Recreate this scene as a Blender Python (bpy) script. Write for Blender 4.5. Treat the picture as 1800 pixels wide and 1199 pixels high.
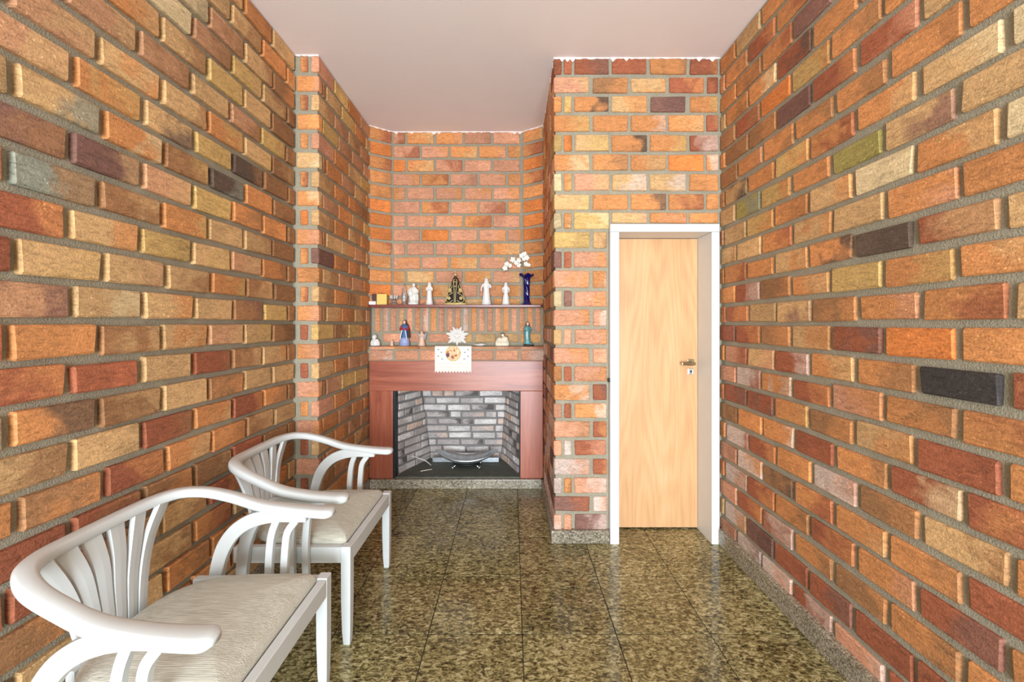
import bpy, bmesh, math, random
from mathutils import Vector, Matrix
R = random.Random(7)
for o in list(bpy.data.objects): bpy.data.objects.remove(o, do_unlink=True)
C = bpy.context.scene.collection
scene = bpy.context.scene
PI = math.pi

# ------------------------------------------------------------------ camera, world, lights, exposure
CAM_H = 1.48
cd = bpy.data.cameras.new('camera'); cam = bpy.data.objects.new('camera', cd); C.objects.link(cam)
cam.location = (0, 0, CAM_H); cam.rotation_euler = (PI/2, 0, 0)
cd.sensor_width = 36; cd.lens = 14.44; cd.shift_y = -29.5/1800; cd.clip_start = 0.02
scene.camera = cam
vs = scene.view_settings
vs.view_transform = 'Standard'; vs.look = 'None'; vs.gamma = 1.0; vs.use_curve_mapping = False
vs.exposure = 0.22
w = bpy.data.worlds.new('daylight'); scene.world = w; w.use_nodes = True
w.node_tree.nodes['Background'].inputs[0].default_value = (0.70, 0.85, 1.0, 1)
w.node_tree.nodes['Background'].inputs[1].default_value = 1.6

def area(name, loc, rot, sx, sy, power, col):
    l = bpy.data.lights.new(name, 'AREA'); l.shape = 'RECTANGLE'; l.size = sx; l.size_y = sy
    l.energy = power; l.color = col
    o = bpy.data.objects.new(name, l); C.objects.link(o); o.location = loc; o.rotation_euler = rot
    return o
# daylight entering through the wide open doorway behind the camera
area('doorway_daylight_offscreen', (0, -3.5, 1.22), (PI/2, 0, 0), 2.4, 2.4, 460, (0.82, 0.92, 1.0))
# ------------------------------------------------------------------ helpers
def lin(c):
    return tuple(((v/255)/12.92 if v/255 <= 0.04045 else ((v/255+0.055)/1.055)**2.4) for v in c)

def obj(name, bm, m=None, parent=None, smooth=False):
    me = bpy.data.meshes.new(name)
    bmesh.ops.recalc_face_normals(bm, faces=bm.faces[:])
    bm.to_mesh(me); bm.free()
    if smooth:
        me.polygons.foreach_set('use_smooth', [True]*len(me.polygons))
    o = bpy.data.objects.new(name, me); C.objects.link(o)
    if m: me.materials.append(m)
    if parent: o.parent = parent
    return o

def thing(name, label, cat, loc=(0,0,0), rz=0, group=None):
    o = bpy.data.objects.new(name, None); C.objects.link(o); o.empty_display_size = 0.05
    o.location = loc; o.rotation_euler = (0,0,rz)
    o['label'] = label; o['category'] = cat
    if group: o['group'] = group
    return o

def tag(o, label, cat, group=None):
    o['label'] = label; o['category'] = cat
    if group: o['group'] = group
    return o

def struct(o, label=None):
    o['kind'] = 'structure'
    if label: o['label'] = label
    return o

def box(bm, x0, x1, y0, y1, z0, z1):
    v = [bm.verts.new((x, y, z)) for x in (x0, x1) for y in (y0, y1) for z in (z0, z1)]
    for f in ((0,1,3,2),(4,6,7,5),(0,4,5,1),(2,3,7,6),(0,2,6,4),(1,5,7,3)):
        bm.faces.new([v[i] for i in f])
    return v

def bev(bm, off, seg=2):
    bmesh.ops.bevel(bm, geom=bm.edges[:], offset=off, segments=seg, affect='EDGES', profile=0.6)

def bbox(x0, x1, y0, y1, z0, z1, off=0.003, seg=2):
    bm = bmesh.new(); box(bm, x0, x1, y0, y1, z0, z1); bmesh.ops.recalc_face_normals(bm, faces=bm.faces[:])
    bev(bm, off, seg); return bm

def rings(bm, rs, cap=True, close=True):
    """loft a list of closed rings (lists of Vectors)"""
    vr = [[bm.verts.new(p) for p in r] for r in rs]
    n = len(vr[0])
    for a, b in zip(vr, vr[1:]):
        for i in range(n):
            j = (i+1) % n
            if not close and j == 0: continue
            bm.faces.new((a[i], a[j], b[j], b[i]))
    if cap:
        bm.faces.new(vr[0][::-1]); bm.faces.new(vr[-1])
    return vr

def lathe(bm, prof, segs=20, sx=1, sy=1, off=(0,0,0), mod=None, cap=True):
    rs = []
    for r, z in prof:
        ring = []
        for i in range(segs):
            a = 2*PI*i/segs
            rr = max(r, 0.0003)*(mod(a, z) if mod else 1)
            ring.append(Vector((off[0]+rr*sx*math.cos(a), off[1]+rr*sy*math.sin(a), off[2]+z)))
        rs.append(ring)
    rings(bm, rs, cap)

def ell(bm, c, r, seg=12, ring=8, rot=None):
    m = Matrix.Translation(c) @ (rot if rot else Matrix()) @ Matrix.Diagonal((r[0], r[1], r[2], 1))
    bmesh.ops.create_uvsphere(bm, u_segments=seg, v_segments=ring, radius=1, matrix=m)

def catmull(pts, n):
    P = [Vector(p) for p in pts]; out = []
    for i in range(len(P)-1):
        p0 = P[i-1] if i else P[0]*2-P[1]; p1, p2 = P[i], P[i+1]
        p3 = P[i+2] if i+2 < len(P) else P[-1]*2-P[-2]
        for k in range(n):
            t = k/n
            out.append(0.5*((2*p1)+(p2-p0)*t+(2*p0-5*p1+4*p2-p3)*t*t+(3*p1-p0-3*p2+p3)*t**3))
    out.append(P[-1]); return out

def tube(bm, pts, rad, segs=8):
    pts = [Vector(p) for p in pts]
    rs = []; up = Vector((0.13, 0.21, 0.97))
    for i, p in enumerate(pts):
        t = (pts[min(i+1, len(pts)-1)]-pts[max(i-1, 0)]).normalized()
        a = t.cross(up)
        if a.length < 1e-4: a = t.cross(Vector((1,0,0)))
        a.normalize(); b = a.cross(t).normalized()
        r = rad[i] if isinstance(rad, (list, tuple)) else rad
        rs.append([p+a*(r*math.cos(2*PI*k/segs))+b*(r*math.sin(2*PI*k/segs)) for k in range(segs)])
    rings(bm, rs)

def sweep(bm, pts, wid, hei, side, segs=14, power=4.0, round_ends=0.0):
    """sweep a rounded-rectangle section; side(i, tangent) gives the width axis"""
    rs = []
    n = len(pts)
    for i, p in enumerate(pts):
        t = (pts[min(i+1, n-1)]-pts[max(i-1, 0)]).normalized()
        s = side(i, t); u = s.cross(t).normalized(); s = t.cross(u).normalized()
        wv = wid[i] if isinstance(wid, list) else wid
        hv = hei[i] if isinstance(hei, list) else hei
        ring = []
        for k in range(segs):
            a = 2*PI*k/segs
            c, d = math.cos(a), math.sin(a)
            e = 2/power
            ring.append(p+s*(wv/2*math.copysign(abs(c)**e, c))+u*(hv/2*math.copysign(abs(d)**e, d)))
        rs.append(ring)
    rings(bm, rs)

def plate(bm, path, width, thick, y):
    """board cut in an x-z plane: path of (x,z), in-plane width, thickness along y"""
    P = [Vector((a, 0, b)) for a, b in path]
    wl = width if isinstance(width, list) else [width]*len(P)
    rs = []
    for i, p in enumerate(P):
        t = (P[min(i+1, len(P)-1)]-P[max(i-1, 0)]).normalized()
        nrm = Vector((-t.z, 0, t.x))
        a = p+nrm*(wl[i]/2); b = p-nrm*(wl[i]/2)
        rs.append([Vector((a.x, y-thick/2, a.z)), Vector((a.x, y+thick/2, a.z)), Vector((b.x, y+thick/2, b.z)), Vector((b.x, y-thick/2, b.z))])
    rings(bm, rs)

# ------------------------------------------------------------------ materials
def newmat(name):
    m = bpy.data.materials.new(name); m.use_nodes = True
    nt = m.node_tree; b = nt.nodes['Principled BSDF']
    return m, nt, b
def N(nt, typ, **kw):
    n = nt.nodes.new(typ)
    for k, v in kw.items():
        if k.startswith('in_'):
            n.inputs[int(k[3:]) if k[3:].isdigit() else k[3:]].default_value = v
        else: setattr(n, k, v)
    return n
def ramp(nt, fac, stops):
    r = nt.nodes.new('ShaderNodeValToRGB')
    e = r.color_ramp.elements
    while len(e) < len(stops): e.new(0.5)
    for i, (p, c) in enumerate(stops):
        e[i].position = p; e[i].color = (c[0], c[1], c[2], 1) if not isinstance(c, (int, float)) else (c, c, c, 1)
    nt.links.new(fac, r.inputs[0]); return r
def mixc(nt, fac, a, b, mode='MIX'):
    m = nt.nodes.new('ShaderNodeMix'); m.data_type = 'RGBA'; m.blend_type = mode
    for s, v in ((0, fac), (6, a), (7, b)):
        if isinstance(v, (int, float)): m.inputs[s].default_value = v
        elif isinstance(v, tuple): m.inputs[s].default_value = (v[0], v[1], v[2], 1)
        else: nt.links.new(v, m.inputs[s])
    return m.outputs[2]
def math_(nt, op, a, b=None, c=None):
    m = nt.nodes.new('ShaderNodeMath'); m.operation = op
    for i, v in enumerate((a, b, c)):
        if v is None: continue
        if isinstance(v, (int, float)): m.inputs[i].default_value = v
        else: nt.links.new(v, m.inputs[i])
    return m.outputs[0]
def coords(nt, kind='Object', scale=(1,1,1), rand=True):
    tc = N(nt, 'ShaderNodeTexCoord'); mp = N(nt, 'ShaderNodeMapping')
    mp.inputs['Scale'].default_value = scale
    nt.links.new(tc.outputs[kind], mp.inputs[0])
    if rand:
        oi = N(nt, 'ShaderNodeObjectInfo'); cb = N(nt, 'ShaderNodeCombineXYZ')
        a = math_(nt, 'MULTIPLY', oi.outputs['Random'], 37.0)
        b = math_(nt, 'MULTIPLY', oi.outputs['Random'], 91.0)
        nt.links.new(a, cb.inputs[0]); nt.links.new(b, cb.inputs[1]); nt.links.new(a, cb.inputs[2])
        nt.links.new(cb.outputs[0], mp.inputs['Location'])
    return mp.outputs[0]
def noise(nt, vec, scale, detail=4, rough=0.55, dist=0.0):
    n = N(nt, 'ShaderNodeTexNoise'); n.inputs['Scale'].default_value = scale
    n.inputs['Detail'].default_value = detail; n.inputs['Roughness'].default_value = rough
    n.inputs['Distortion'].default_value = dist
    nt.links.new(vec, n.inputs['Vector']); return n.outputs['Fac']
def bump(nt, b, h, strength=0.3, dist=0.01):
    n = N(nt, 'ShaderNodeBump'); n.inputs['Strength'].default_value = strength; n.inputs['Distance'].default_value = dist
    nt.links.new(h, n.inputs['Height']); nt.links.new(n.outputs[0], b.inputs['Normal'])

def brick_material():
    m, nt, b = newmat('fired_brick')
    tc = N(nt, 'ShaderNodeTexCoord'); v = coords(nt)
    oi = N(nt, 'ShaderNodeObjectInfo')
    at = N(nt, 'ShaderNodeAttribute'); at.attribute_type = 'OBJECT'; at.attribute_name = 'second_tone'
    # firing marks: the second tone spreads from one end, with a cloudy edge
    sp = N(nt, 'ShaderNodeSeparateXYZ'); nt.links.new(tc.outputs['Generated'], sp.inputs[0])
    n1 = noise(nt, v, 7, 3, 0.55, 0.6)
    f = math_(nt, 'ADD', sp.outputs[0], math_(nt, 'MULTIPLY', math_(nt, 'SUBTRACT', n1, 0.5), 2.6))
    mask = ramp(nt, f, [(0.38, 0.0), (0.88, 1.0)]).outputs[0]
    col = mixc(nt, mask, oi.outputs['Color'], at.outputs['Color'])
    # cloudiness, streaks, speckle
    st = coords(nt, 'Object', (1.0, 1.0, 3.2))
    n2 = noise(nt, st, 19, 6, 0.68, 1.4)
    val = ramp(nt, n2, [(0.28, 0.60), (0.5, 1.02), (0.74, 1.34)]).outputs[0]
    col = mixc(nt, 1.0, col, val, 'MULTIPLY')
    n3 = noise(nt, v, 130, 3, 0.7)
    grain = ramp(nt, n3, [(0.3, 0.78), (0.55, 1.0), (0.75, 1.16)]).outputs[0]
    col = mixc(nt, 1.0, col, grain, 'MULTIPLY')
    vo = N(nt, 'ShaderNodeTexVoronoi'); vo.inputs['Scale'].default_value = 46; nt.links.new(v, vo.inputs['Vector'])
    n4 = noise(nt, v, 6, 2)
    spk = math_(nt, 'MULTIPLY', math_(nt, 'LESS_THAN', vo.outputs['Distance'], 0.16), math_(nt, 'GREATER_THAN', n4, 0.56))
    col = mixc(nt, math_(nt, 'MULTIPLY', spk, 0.8), col, mixc(nt, 1.0, col, (1.6, 1.75, 1.95), 'MULTIPLY'))
    vo2 = N(nt, 'ShaderNodeTexVoronoi'); vo2.inputs['Scale'].default_value = 60; nt.links.new(v, vo2.inputs['Vector'])
    pit = math_(nt, 'LESS_THAN', vo2.outputs['Distance'], 0.13)
    col = mixc(nt, math_(nt, 'MULTIPLY', pit, 0.35), col, lin((95, 48, 30)))
    nt.links.new(col, b.inputs['Base Color'])
    b.inputs['Roughness'].default_value = 0.78; b.inputs['Specular IOR Level'].default_value = 0.3
    h = math_(nt, 'ADD', n3, math_(nt, 'MULTIPLY', n2, 1.6))
    h = math_(nt, 'SUBTRACT', h, math_(nt, 'MULTIPLY', pit, 0.5))
    bump(nt, b, h, 0.55, 0.005)
    return m

def mortar_material(name, c1, c2):
    m, nt, b = newmat(name)
    v = coords(nt, rand=False)
    n = noise(nt, v, 9, 6, 0.65); n2 = noise(nt, v, 170, 3, 0.6)
    col = mixc(nt, n, lin(c1), lin(c2))
    g = ramp(nt, n2, [(0.3, 0.75), (0.7, 1.15)]).outputs[0]
    nt.links.new(mixc(nt, 1.0, col, g, 'MULTIPLY'), b.inputs['Base Color'])
    b.inputs['Roughness'].default_value = 0.95
    bump(nt, b, math_(nt, 'ADD', n2, n), 0.6, 0.006)
    return m

def granite_material(name, stops, scale=1.0, rough=0.14, tint=1.0):
    m, nt, b = newmat(name)
    v = coords(nt, 'Object', (1.0, 1.0, 1.0))
    s = coords(nt, 'Object', (1.0, 1.7, 1.4))
    n1 = noise(nt, s, 62*scale, 5, 0.62, 0.9)
    n2 = noise(nt, v, 5*scale, 3, 0.5)
    f = math_(nt, 'ADD', n1, math_(nt, 'MULTIPLY', math_(nt, 'SUBTRACT', n2, 0.5), 0.16))
    col = ramp(nt, f, stops).outputs[0]
    vo = N(nt, 'ShaderNodeTexVoronoi'); vo.inputs['Scale'].default_value = 95*scale; nt.links.new(s, vo.inputs['Vector'])
    dark = math_(nt, 'LESS_THAN', vo.outputs['Distance'], 0.22)
    n3 = noise(nt, v, 30*scale, 2)
    dark = math_(nt, 'MULTIPLY', dark, math_(nt, 'GREATER_THAN', n3, 0.5))
    col = mixc(nt, math_(nt, 'MULTIPLY', dark, 0.7), col, lin((44, 40, 30)))
    oi = N(nt, 'ShaderNodeObjectInfo')
    br = math_(nt, 'ADD', math_(nt, 'MULTIPLY', oi.outputs['Random'], 0.22), 0.88)
    cb = N(nt, 'ShaderNodeCombineColor')
    for i in range(3): nt.links.new(br, cb.inputs[i])
    col = mixc(nt, 1.0, col, cb.outputs[0], 'MULTIPLY')
    nt.links.new(col, b.inputs['Base Color'])
    rr = ramp(nt, n2, [(0.3, rough*0.8), (0.7, rough*1.5)]).outputs[0]
    nt.links.new(rr, b.inputs['Roughness'])
    b.inputs['Specular IOR Level'].default_value = 0.5
    return m

def wood_material(name, c1, c2, c3, axis=0, scale=1.0, rough=0.35, spec=0.5, dens=16):
    m, nt, b = newmat(name)
    sc = [26*scale]*3; sc[axis] = 1.3*scale
    v = coords(nt, 'Object', tuple(sc))
    n1 = noise(nt, v, 1.0, 6, 0.6, 1.2)
    sc2 = [7*scale]*3; sc2[axis] = 0.7*scale
    n2 = noise(nt, coords(nt, 'Object', tuple(sc2)), 1.0, 3, 0.5, 0.6)
    f = math_(nt, 'ADD', math_(nt, 'MULTIPLY', n1, 0.6), math_(nt, 'MULTIPLY', n2, 0.4))
    col = ramp(nt, f, [(0.32, lin(c1)), (0.5, lin(c2)), (0.68, lin(c3))]).outputs[0]
    nt.links.new(col, b.inputs['Base Color'])
    b.inputs['Roughness'].default_value = rough; b.inputs['Specular IOR Level'].default_value = spec
    bump(nt, b, n1, 0.08, 0.002)
    return m

def veneer_material():
    m, nt, b = newmat('light_oak_veneer')
    # cathedral grain: contour lines of a noise stretched up the leaf
    v = coords(nt, 'Object', (4.2, 4.2, 0.42), rand=False)
    n0 = noise(nt, v, 1.0, 1.5, 0.4)
    sn = math_(nt, 'SINE', math_(nt, 'MULTIPLY', n0, 95.0))
    n = noise(nt, coords(nt, 'Object', (190, 190, 4), rand=False), 1.0, 3, 0.6)
    n5 = noise(nt, coords(nt, 'Object', (6, 6, 1.1), rand=False), 1.0, 2)
    f = math_(nt, 'ADD', math_(nt, 'MULTIPLY', sn, 0.05), math_(nt, 'ADD', math_(nt, 'MULTIPLY', n, 0.5), math_(nt, 'MULTIPLY', n5, 0.5)))
    col = ramp(nt, f, [(0.25, lin((190, 140, 96))), (0.5, lin((212, 164, 116))), (0.75, lin((226, 184, 138)))]).outputs[0]
    nt.links.new(col, b.inputs['Base Color'])
    b.inputs['Roughness'].default_value = 0.42
    return m

def plain(name, c, rough=0.5, metal=0.0, spec=0.5, var=0.06, nscale=40, bumpy=0.0, trans=0.0, ior=1.45):
    m, nt, b = newmat(name)
    v = coords(nt)
    n = noise(nt, v, nscale, 4)
    a = lin(tuple(max(0, x*(1-var)) for x in c)); d = lin(tuple(min(255, x*(1+var)) for x in c))
    nt.links.new(mixc(nt, n, a, d), b.inputs['Base Color'])
    b.inputs['Roughness'].default_value = rough; b.inputs['Metallic'].default_value = metal
    b.inputs['Specular IOR Level'].default_value = spec
    b.inputs['Transmission Weight'].default_value = trans; b.inputs['IOR'].default_value = ior
    if bumpy: bump(nt, b, n, bumpy, 0.004)
    return m

M = {}
M['brick'] = brick_material()
M['mortar'] = mortar_material('grey_mortar', (138, 131, 112), (172, 163, 142))
M['mortar_cool'] = mortar_material('sooty_mortar', (112, 108, 106), (150, 146, 144))
M['granite'] = granite_material('olive_brown_granite', [(0.34, lin((34, 29, 18))), (0.45, lin((100, 90, 54))), (0.54, lin((150, 138, 92))), (0.66, lin((198, 188, 146)))], 0.62)
M['granite_grey'] = granite_material('grey_brown_granite', [(0.30, lin((48, 44, 38))), (0.45, lin((120, 110, 94))), (0.58, lin((168, 158, 138))), (0.72, lin((205, 198, 184)))], 1.1, 0.2)
M['joint'] = plain('dark_tile_joint', (40, 34, 26), 0.9)
M['ceiling'] = plain('matt_mauve_white_paint', (236, 226, 224), 0.9, var=0.012, nscale=6, spec=0.2)
M['plaster'] = plain('rough_white_plaster', (236, 222, 215), 0.9, var=0.05, nscale=60, bumpy=0.5)
M['white'] = plain('white_gloss_paint', (204, 207, 206), 0.32, var=0.015, nscale=18)
M['doorwhite'] = plain('white_door_enamel', (222, 222, 221), 0.4, var=0.02, nscale=9)
M['veneer'] = veneer_material()
M['redwood'] = wood_material('red_mahogany', (128, 62, 44), (164, 90, 66), (188, 116, 88), 0, 1.0, 0.33)
M['redwood_v'] = wood_material('red_mahogany_upright', (128, 62, 44), (164, 90, 66), (188, 116, 88), 2, 1.0, 0.3)
M['shelfwood'] = wood_material('dark_red_shelf', (86, 38, 32), (120, 58, 48), (146, 80, 68), 0, 1.2, 0.3)
M['brass'] = plain('aged_nickel', (150, 132, 100), 0.3, metal=0.9, nscale=80)
M['chrome'] = plain('brushed_steel', (205, 205, 200), 0.25, metal=1.0)
M['steel'] = plain('worn_steel', (196, 200, 204), 0.33, metal=0.9, var=0.2, nscale=22)
M['iron'] = plain('black_iron', (42, 44, 48), 0.5, metal=0.5)
M['ash'] = plain('sooty_slate', (84, 86, 76), 0.7, var=0.3, nscale=20)
M['porcelain'] = plain('white_porcelain', (226, 222, 216), 0.25, var=0.03, nscale=60)
M['cream'] = plain('cream_resin', (226, 214, 190), 0.5)
M['black'] = plain('black_velvet', (26, 20, 18), 0.7, var=0.2)
M['gold'] = plain('gold_embroidery', (214, 190, 128), 0.42, metal=0.25)
M['paleg'] = plain('pale_gold_base', (206, 190, 120), 0.45)
M['cobalt'] = plain('cobalt_glass', (12, 13, 84), 0.06, var=0.3, nscale=20, trans=0.15, ior=1.5)
M['petal'] = plain('white_petal', (244, 238, 228), 0.6)
M['petalc'] = plain('blush_petal_centre', (226, 190, 160), 0.6)
M['stem'] = plain('green_stem', (150, 150, 84), 0.6)
M['yellowbox'] = plain('yellow_card', (222, 190, 96), 0.6, var=0.03)
M['brownbox'] = plain('dark_brown_card', (88, 58, 58), 0.6)
M['whitebox'] = plain('white_card', (244, 242, 240), 0.5, var=0.01)
M['glass'] = plain('clear_glass', (250, 246, 244), 0.04, var=0.0, trans=0.92, ior=1.45)
M['skin'] = plain('painted_skin', (226, 186, 160), 0.5)
M['hair'] = plain('brown_hair', (70, 42, 32), 0.6)
M['redp'] = plain('red_robe_paint', (178, 44, 50), 0.45)
M['bluep'] = plain('blue_robe_paint', (56, 98, 150), 0.45)
M['lilac'] = plain('lilac_blue_paint', (150, 160, 200), 0.5)
M['teal'] = plain('teal_glaze', (86, 138, 138), 0.3, var=0.18, nscale=70)
M['pinkc'] = plain('pale_pink_clay', (220, 182, 158), 0.55)
M['greyb'] = plain('grey_blue_paint', (150, 158, 170), 0.55)
M['brownp'] = plain('dark_brown_paint', (62, 46, 36), 0.5)

def cloth_material():
    m, nt, b = newmat('white_lace_cloth')
    v = coords(nt, rand=False)
    n = noise(nt, v, 120, 3); vo = N(nt, 'ShaderNodeTexVoronoi'); vo.inputs['Scale'].default_value = 32
    nt.links.new(v, vo.inputs['Vector'])
    f = math_(nt, 'MULTIPLY', math_(nt, 'LESS_THAN', vo.outputs['Distance'], 0.2), 0.35)
    col = mixc(nt, f, lin((240, 233, 222)), lin((196, 182, 150)))
    nt.links.new(col, b.inputs['Base Color']); b.inputs['Roughness'].default_value = 0.9
    return m
M['cloth'] = plain('white_linen_cloth', (236, 230, 220), 0.9, var=0.05, nscale=90)
def print_material():
    m, nt, b = newmat('round_printed_picture')
    v = coords(nt, rand=False)
    n = noise(nt, v, 26, 2, 0.5, 0.5)
    col = ramp(nt, n, [(0.30, lin((96, 70, 110))), (0.42, lin((214, 140, 66))), (0.52, lin((240, 214, 180))), (0.62, lin((226, 150, 96))), (0.72, lin((240, 196, 120)))]).outputs[0]
    nt.links.new(col, b.inputs['Base Color']); b.inputs['Roughness'].default_value = 0.8; return m
M['print'] = print_material()
def fabric_material():
    m, nt, b = newmat('ivory_ribbed_fabric')
    n = noise(nt, coords(nt, 'Object', (14, 300, 300)), 1.0, 3, 0.6, 0.3)
    n2 = noise(nt, coords(nt, 'Object', (3, 26, 26)), 1.0, 3, 0.5, 0.8)
    col = ramp(nt, math_(nt, 'ADD', math_(nt, 'MULTIPLY', n, 0.75), math_(nt, 'MULTIPLY', n2, 0.25)),
               [(0.3, lin((158, 152, 134))), (0.5, lin((192, 188, 172))), (0.68, lin((216, 212, 200)))]).outputs[0]
    nt.links.new(col, b.inputs['Base Color']); b.inputs['Roughness'].default_value = 0.85
    b.inputs['Sheen Weight'].default_value = 0.2
    bump(nt, b, n, 0.5, 0.004); return m
M['fabric'] = fabric_material()

# ------------------------------------------------------------------ bricks
TONE = {'o': (208,140,86), 'O': (214,128,68), 't': (206,164,114), 'c': (220,194,150), 'y': (204,166,104), 'n': (198,146,108), 'p': (208,148,116),  # 'n' is 'p' turned tan: the left wall's greenish light put into brick colour
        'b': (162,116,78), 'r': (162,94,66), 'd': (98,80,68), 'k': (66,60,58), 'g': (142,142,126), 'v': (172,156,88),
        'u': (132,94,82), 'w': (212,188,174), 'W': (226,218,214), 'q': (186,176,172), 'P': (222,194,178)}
BM = {}
def brick_mesh(l, h, d):
    """bevelled, slightly irregular block l (x) by d (y) by h (z), centred; three variants of each size"""
    key = (round(l/0.006), round(h/0.004), round(d/0.006), R.randrange(3))
    if key not in BM:
        rr = random.Random(hash(key) & 0xffff)
        bm = bmesh.new(); box(bm, -l/2, l/2, -d/2, d/2, -h/2, h/2)
        bmesh.ops.recalc_face_normals(bm, faces=bm.faces[:])
        j = 0.0038 if l > 0.1 else 0.0016
        for v in bm.verts:
            v.co.x += rr.uniform(-j, j); v.co.z += rr.uniform(-j, j)
        bev(bm, min(0.0055, h*0.08), 1)
        for v in bm.verts:
            v.co += Vector((rr.uniform(-j, j), rr.uniform(-.0012, .0012), rr.uniform(-j, j)))*0.55
        bmesh.ops.recalc_face_normals(bm, faces=bm.faces[:])
        me = bpy.data.meshes.new('brick'); bm.to_mesh(me); bm.free(); me.materials.append(M['brick'])
        BM[key] = me
    return BM[key]

def brick(parent, c, rz, l, h, d, tone, wob=0.004, flip=False, rot=None):
    o = bpy.data.objects.new('brick', brick_mesh(l, h, d)); C.objects.link(o)
    o.parent = parent
    o.location = c; o.rotation_euler = rot if rot else (R.uniform(-wob, wob), R.uniform(-wob, wob), rz+R.uniform(-wob, wob))
    a = TONE[tone[0]]; b_ = tuple(u*0.3+v*0.7 for u, v in zip(a, TONE[tone[1]])) if len(tone) > 1 else tuple(v*R2 for R2 in (R.uniform(0.84, 1.12),) for v in a)
    k = R.uniform(0.93, 1.06)
    la = lin(tuple(min(255, v*k) for v in a)); lb = lin(tuple(min(255, v*k) for v in b_))
    o.color = (*la, 1); o['second_tone'] = [*lb]
    return o

H_BR = 0.1025; D_BR = 0.05; COURSE = 0.129; TOP = 3.29; PITCH = 0.2618
def pick(s): return R.choice(s.split())

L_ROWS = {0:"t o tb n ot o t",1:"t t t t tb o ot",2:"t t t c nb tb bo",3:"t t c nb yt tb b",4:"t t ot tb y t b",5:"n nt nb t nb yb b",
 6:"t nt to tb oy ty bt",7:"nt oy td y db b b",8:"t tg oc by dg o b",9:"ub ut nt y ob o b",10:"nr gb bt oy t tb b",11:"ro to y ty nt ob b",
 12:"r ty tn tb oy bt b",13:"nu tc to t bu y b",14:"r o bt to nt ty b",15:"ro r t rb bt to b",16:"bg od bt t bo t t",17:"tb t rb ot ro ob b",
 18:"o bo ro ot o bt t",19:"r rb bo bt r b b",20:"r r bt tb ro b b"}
R_ROWS = {0:"o ot o op o t o",1:"o o o o or ro ob",2:"o o o u or ob o",3:"o o o o rd oc ob",4:"o o ob yo O rb b",5:"o tp rp ro u bo b",
 6:"op o ob ob ob op b",7:"c tc ot or yo o tk",8:"tu tu v o yo vg t",9:"c ot c to o yo t",10:"o op t to or t tb",11:"t rt d ok to o or",
 12:"ot oy y ot bo rw o",13:"t or op bo tu t ro",14:"o O ru to bo ro ru",15:"ro k ob ot rw tp pr",16:"or ob po ro ow wr p",17:"o r to bo oy ru ru",
 18:"ro rc ob r ow o b",19:"ot tb bo wp o ro wr",20:"rb ob ot or bd wo p",21:"o ru op ro ob ro wp",22:"ob ob bo ob rw ro p",23:"op ro r ru r u wo",24:"r r pw rw wp wu p"}

XL, XR = -1.455, 1.415        # brick faces of the side walls
YD = 2.79                     # door wall
YP = 2.76                     # front of the pier
YB = -3.5                     # wall behind the camera
CEIL = 3.29

def side_wall(name, x, sgn, rows, start_odd, start_even, pitch, yend, proud, rand_tones, label, zoff=0.0):
    bm = bmesh.new()
    mx = x+sgn*proud           # mortar plane, set back from the brick faces
    box(bm, min(mx, mx+sgn*0.2), max(mx, mx+sgn*0.2), YB-0.2, 4.6 if sgn < 0 else YD+0.3, -0.05, CEIL+0.1)
    wall = struct(obj(name, bm, M['mortar']), label)
    for i in range(25):
        zt = TOP+zoff-COURSE*i; zc = zt-H_BR/2-0.008
        s = start_odd if i % 2 else start_even
        s += R.uniform(-0.014, 0.014)
        tones = rows[i].split() if i in rows else []
        k = -3
        while True:
            a = s+pitch*k; b_ = a+pitch
            if a > yend-0.03: break
            b2 = min(b_, yend+0.012)
            if b_ > 0.36:
                l = b2-a-0.024+R.uniform(-0.005, 0.004)
                if l > 0.02:
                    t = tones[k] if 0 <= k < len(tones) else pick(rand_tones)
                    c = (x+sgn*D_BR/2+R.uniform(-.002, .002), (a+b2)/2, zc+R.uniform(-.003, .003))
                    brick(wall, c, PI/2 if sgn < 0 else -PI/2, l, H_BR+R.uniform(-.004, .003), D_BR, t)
            k += 1
    return wall

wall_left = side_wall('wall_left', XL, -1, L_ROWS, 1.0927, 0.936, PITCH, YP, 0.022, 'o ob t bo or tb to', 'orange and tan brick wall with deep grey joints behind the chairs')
wall_right = side_wall('wall_right', XR, 1, R_ROWS, 0.917, 1.038, 0.2594, YD, 0.013, 'o ob or t op', 'orange brick wall beside the door with whitish bloom near the floor', -0.008)

# ------------------------------------------------------------------ floor, ceiling, front wall
bm = bmesh.new(); box(bm, -1.7, 1.65, YB-0.2, 4.0, -0.06, -0.0025)
floor = struct(obj('floor', bm, M['joint']), 'polished olive brown granite tile floor')
TS = 0.449
TM = {}
for ix in range(-3, 5):
    for iy in range(-13, 5):
        x0 = -0.40+TS*ix; y0 = 1.964+TS*iy
        x1 = min(x0+TS, XR+0.01); y1 = min(y0+TS, 3.70)
        x0 = max(x0, XL-0.01); y0 = max(y0, YB)
        if x1-x0 < 0.02 or y1-y0 < 0.02: continue
        g = 0.002
        bm = bmesh.new(); sx, sy = x1-x0-2*g, y1-y0-2*g
        key = (round(sx, 3), round(sy, 3))
        if key not in TM:
            bb = bbox(-sx/2, sx/2, -sy/2, sy/2, -0.02, 0, 0.0012, 1)
            me = bpy.data.meshes.new('tile'); bb.to_mesh(me); bb.free(); me.materials.append(M['granite']); TM[key] = me
        bm.free()
        o = bpy.data.objects.new('tile', TM[key]); C.objects.link(o); o.parent = floor
        o.location = ((x0+x1)/2, (y0+y1)/2, 0)

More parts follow.
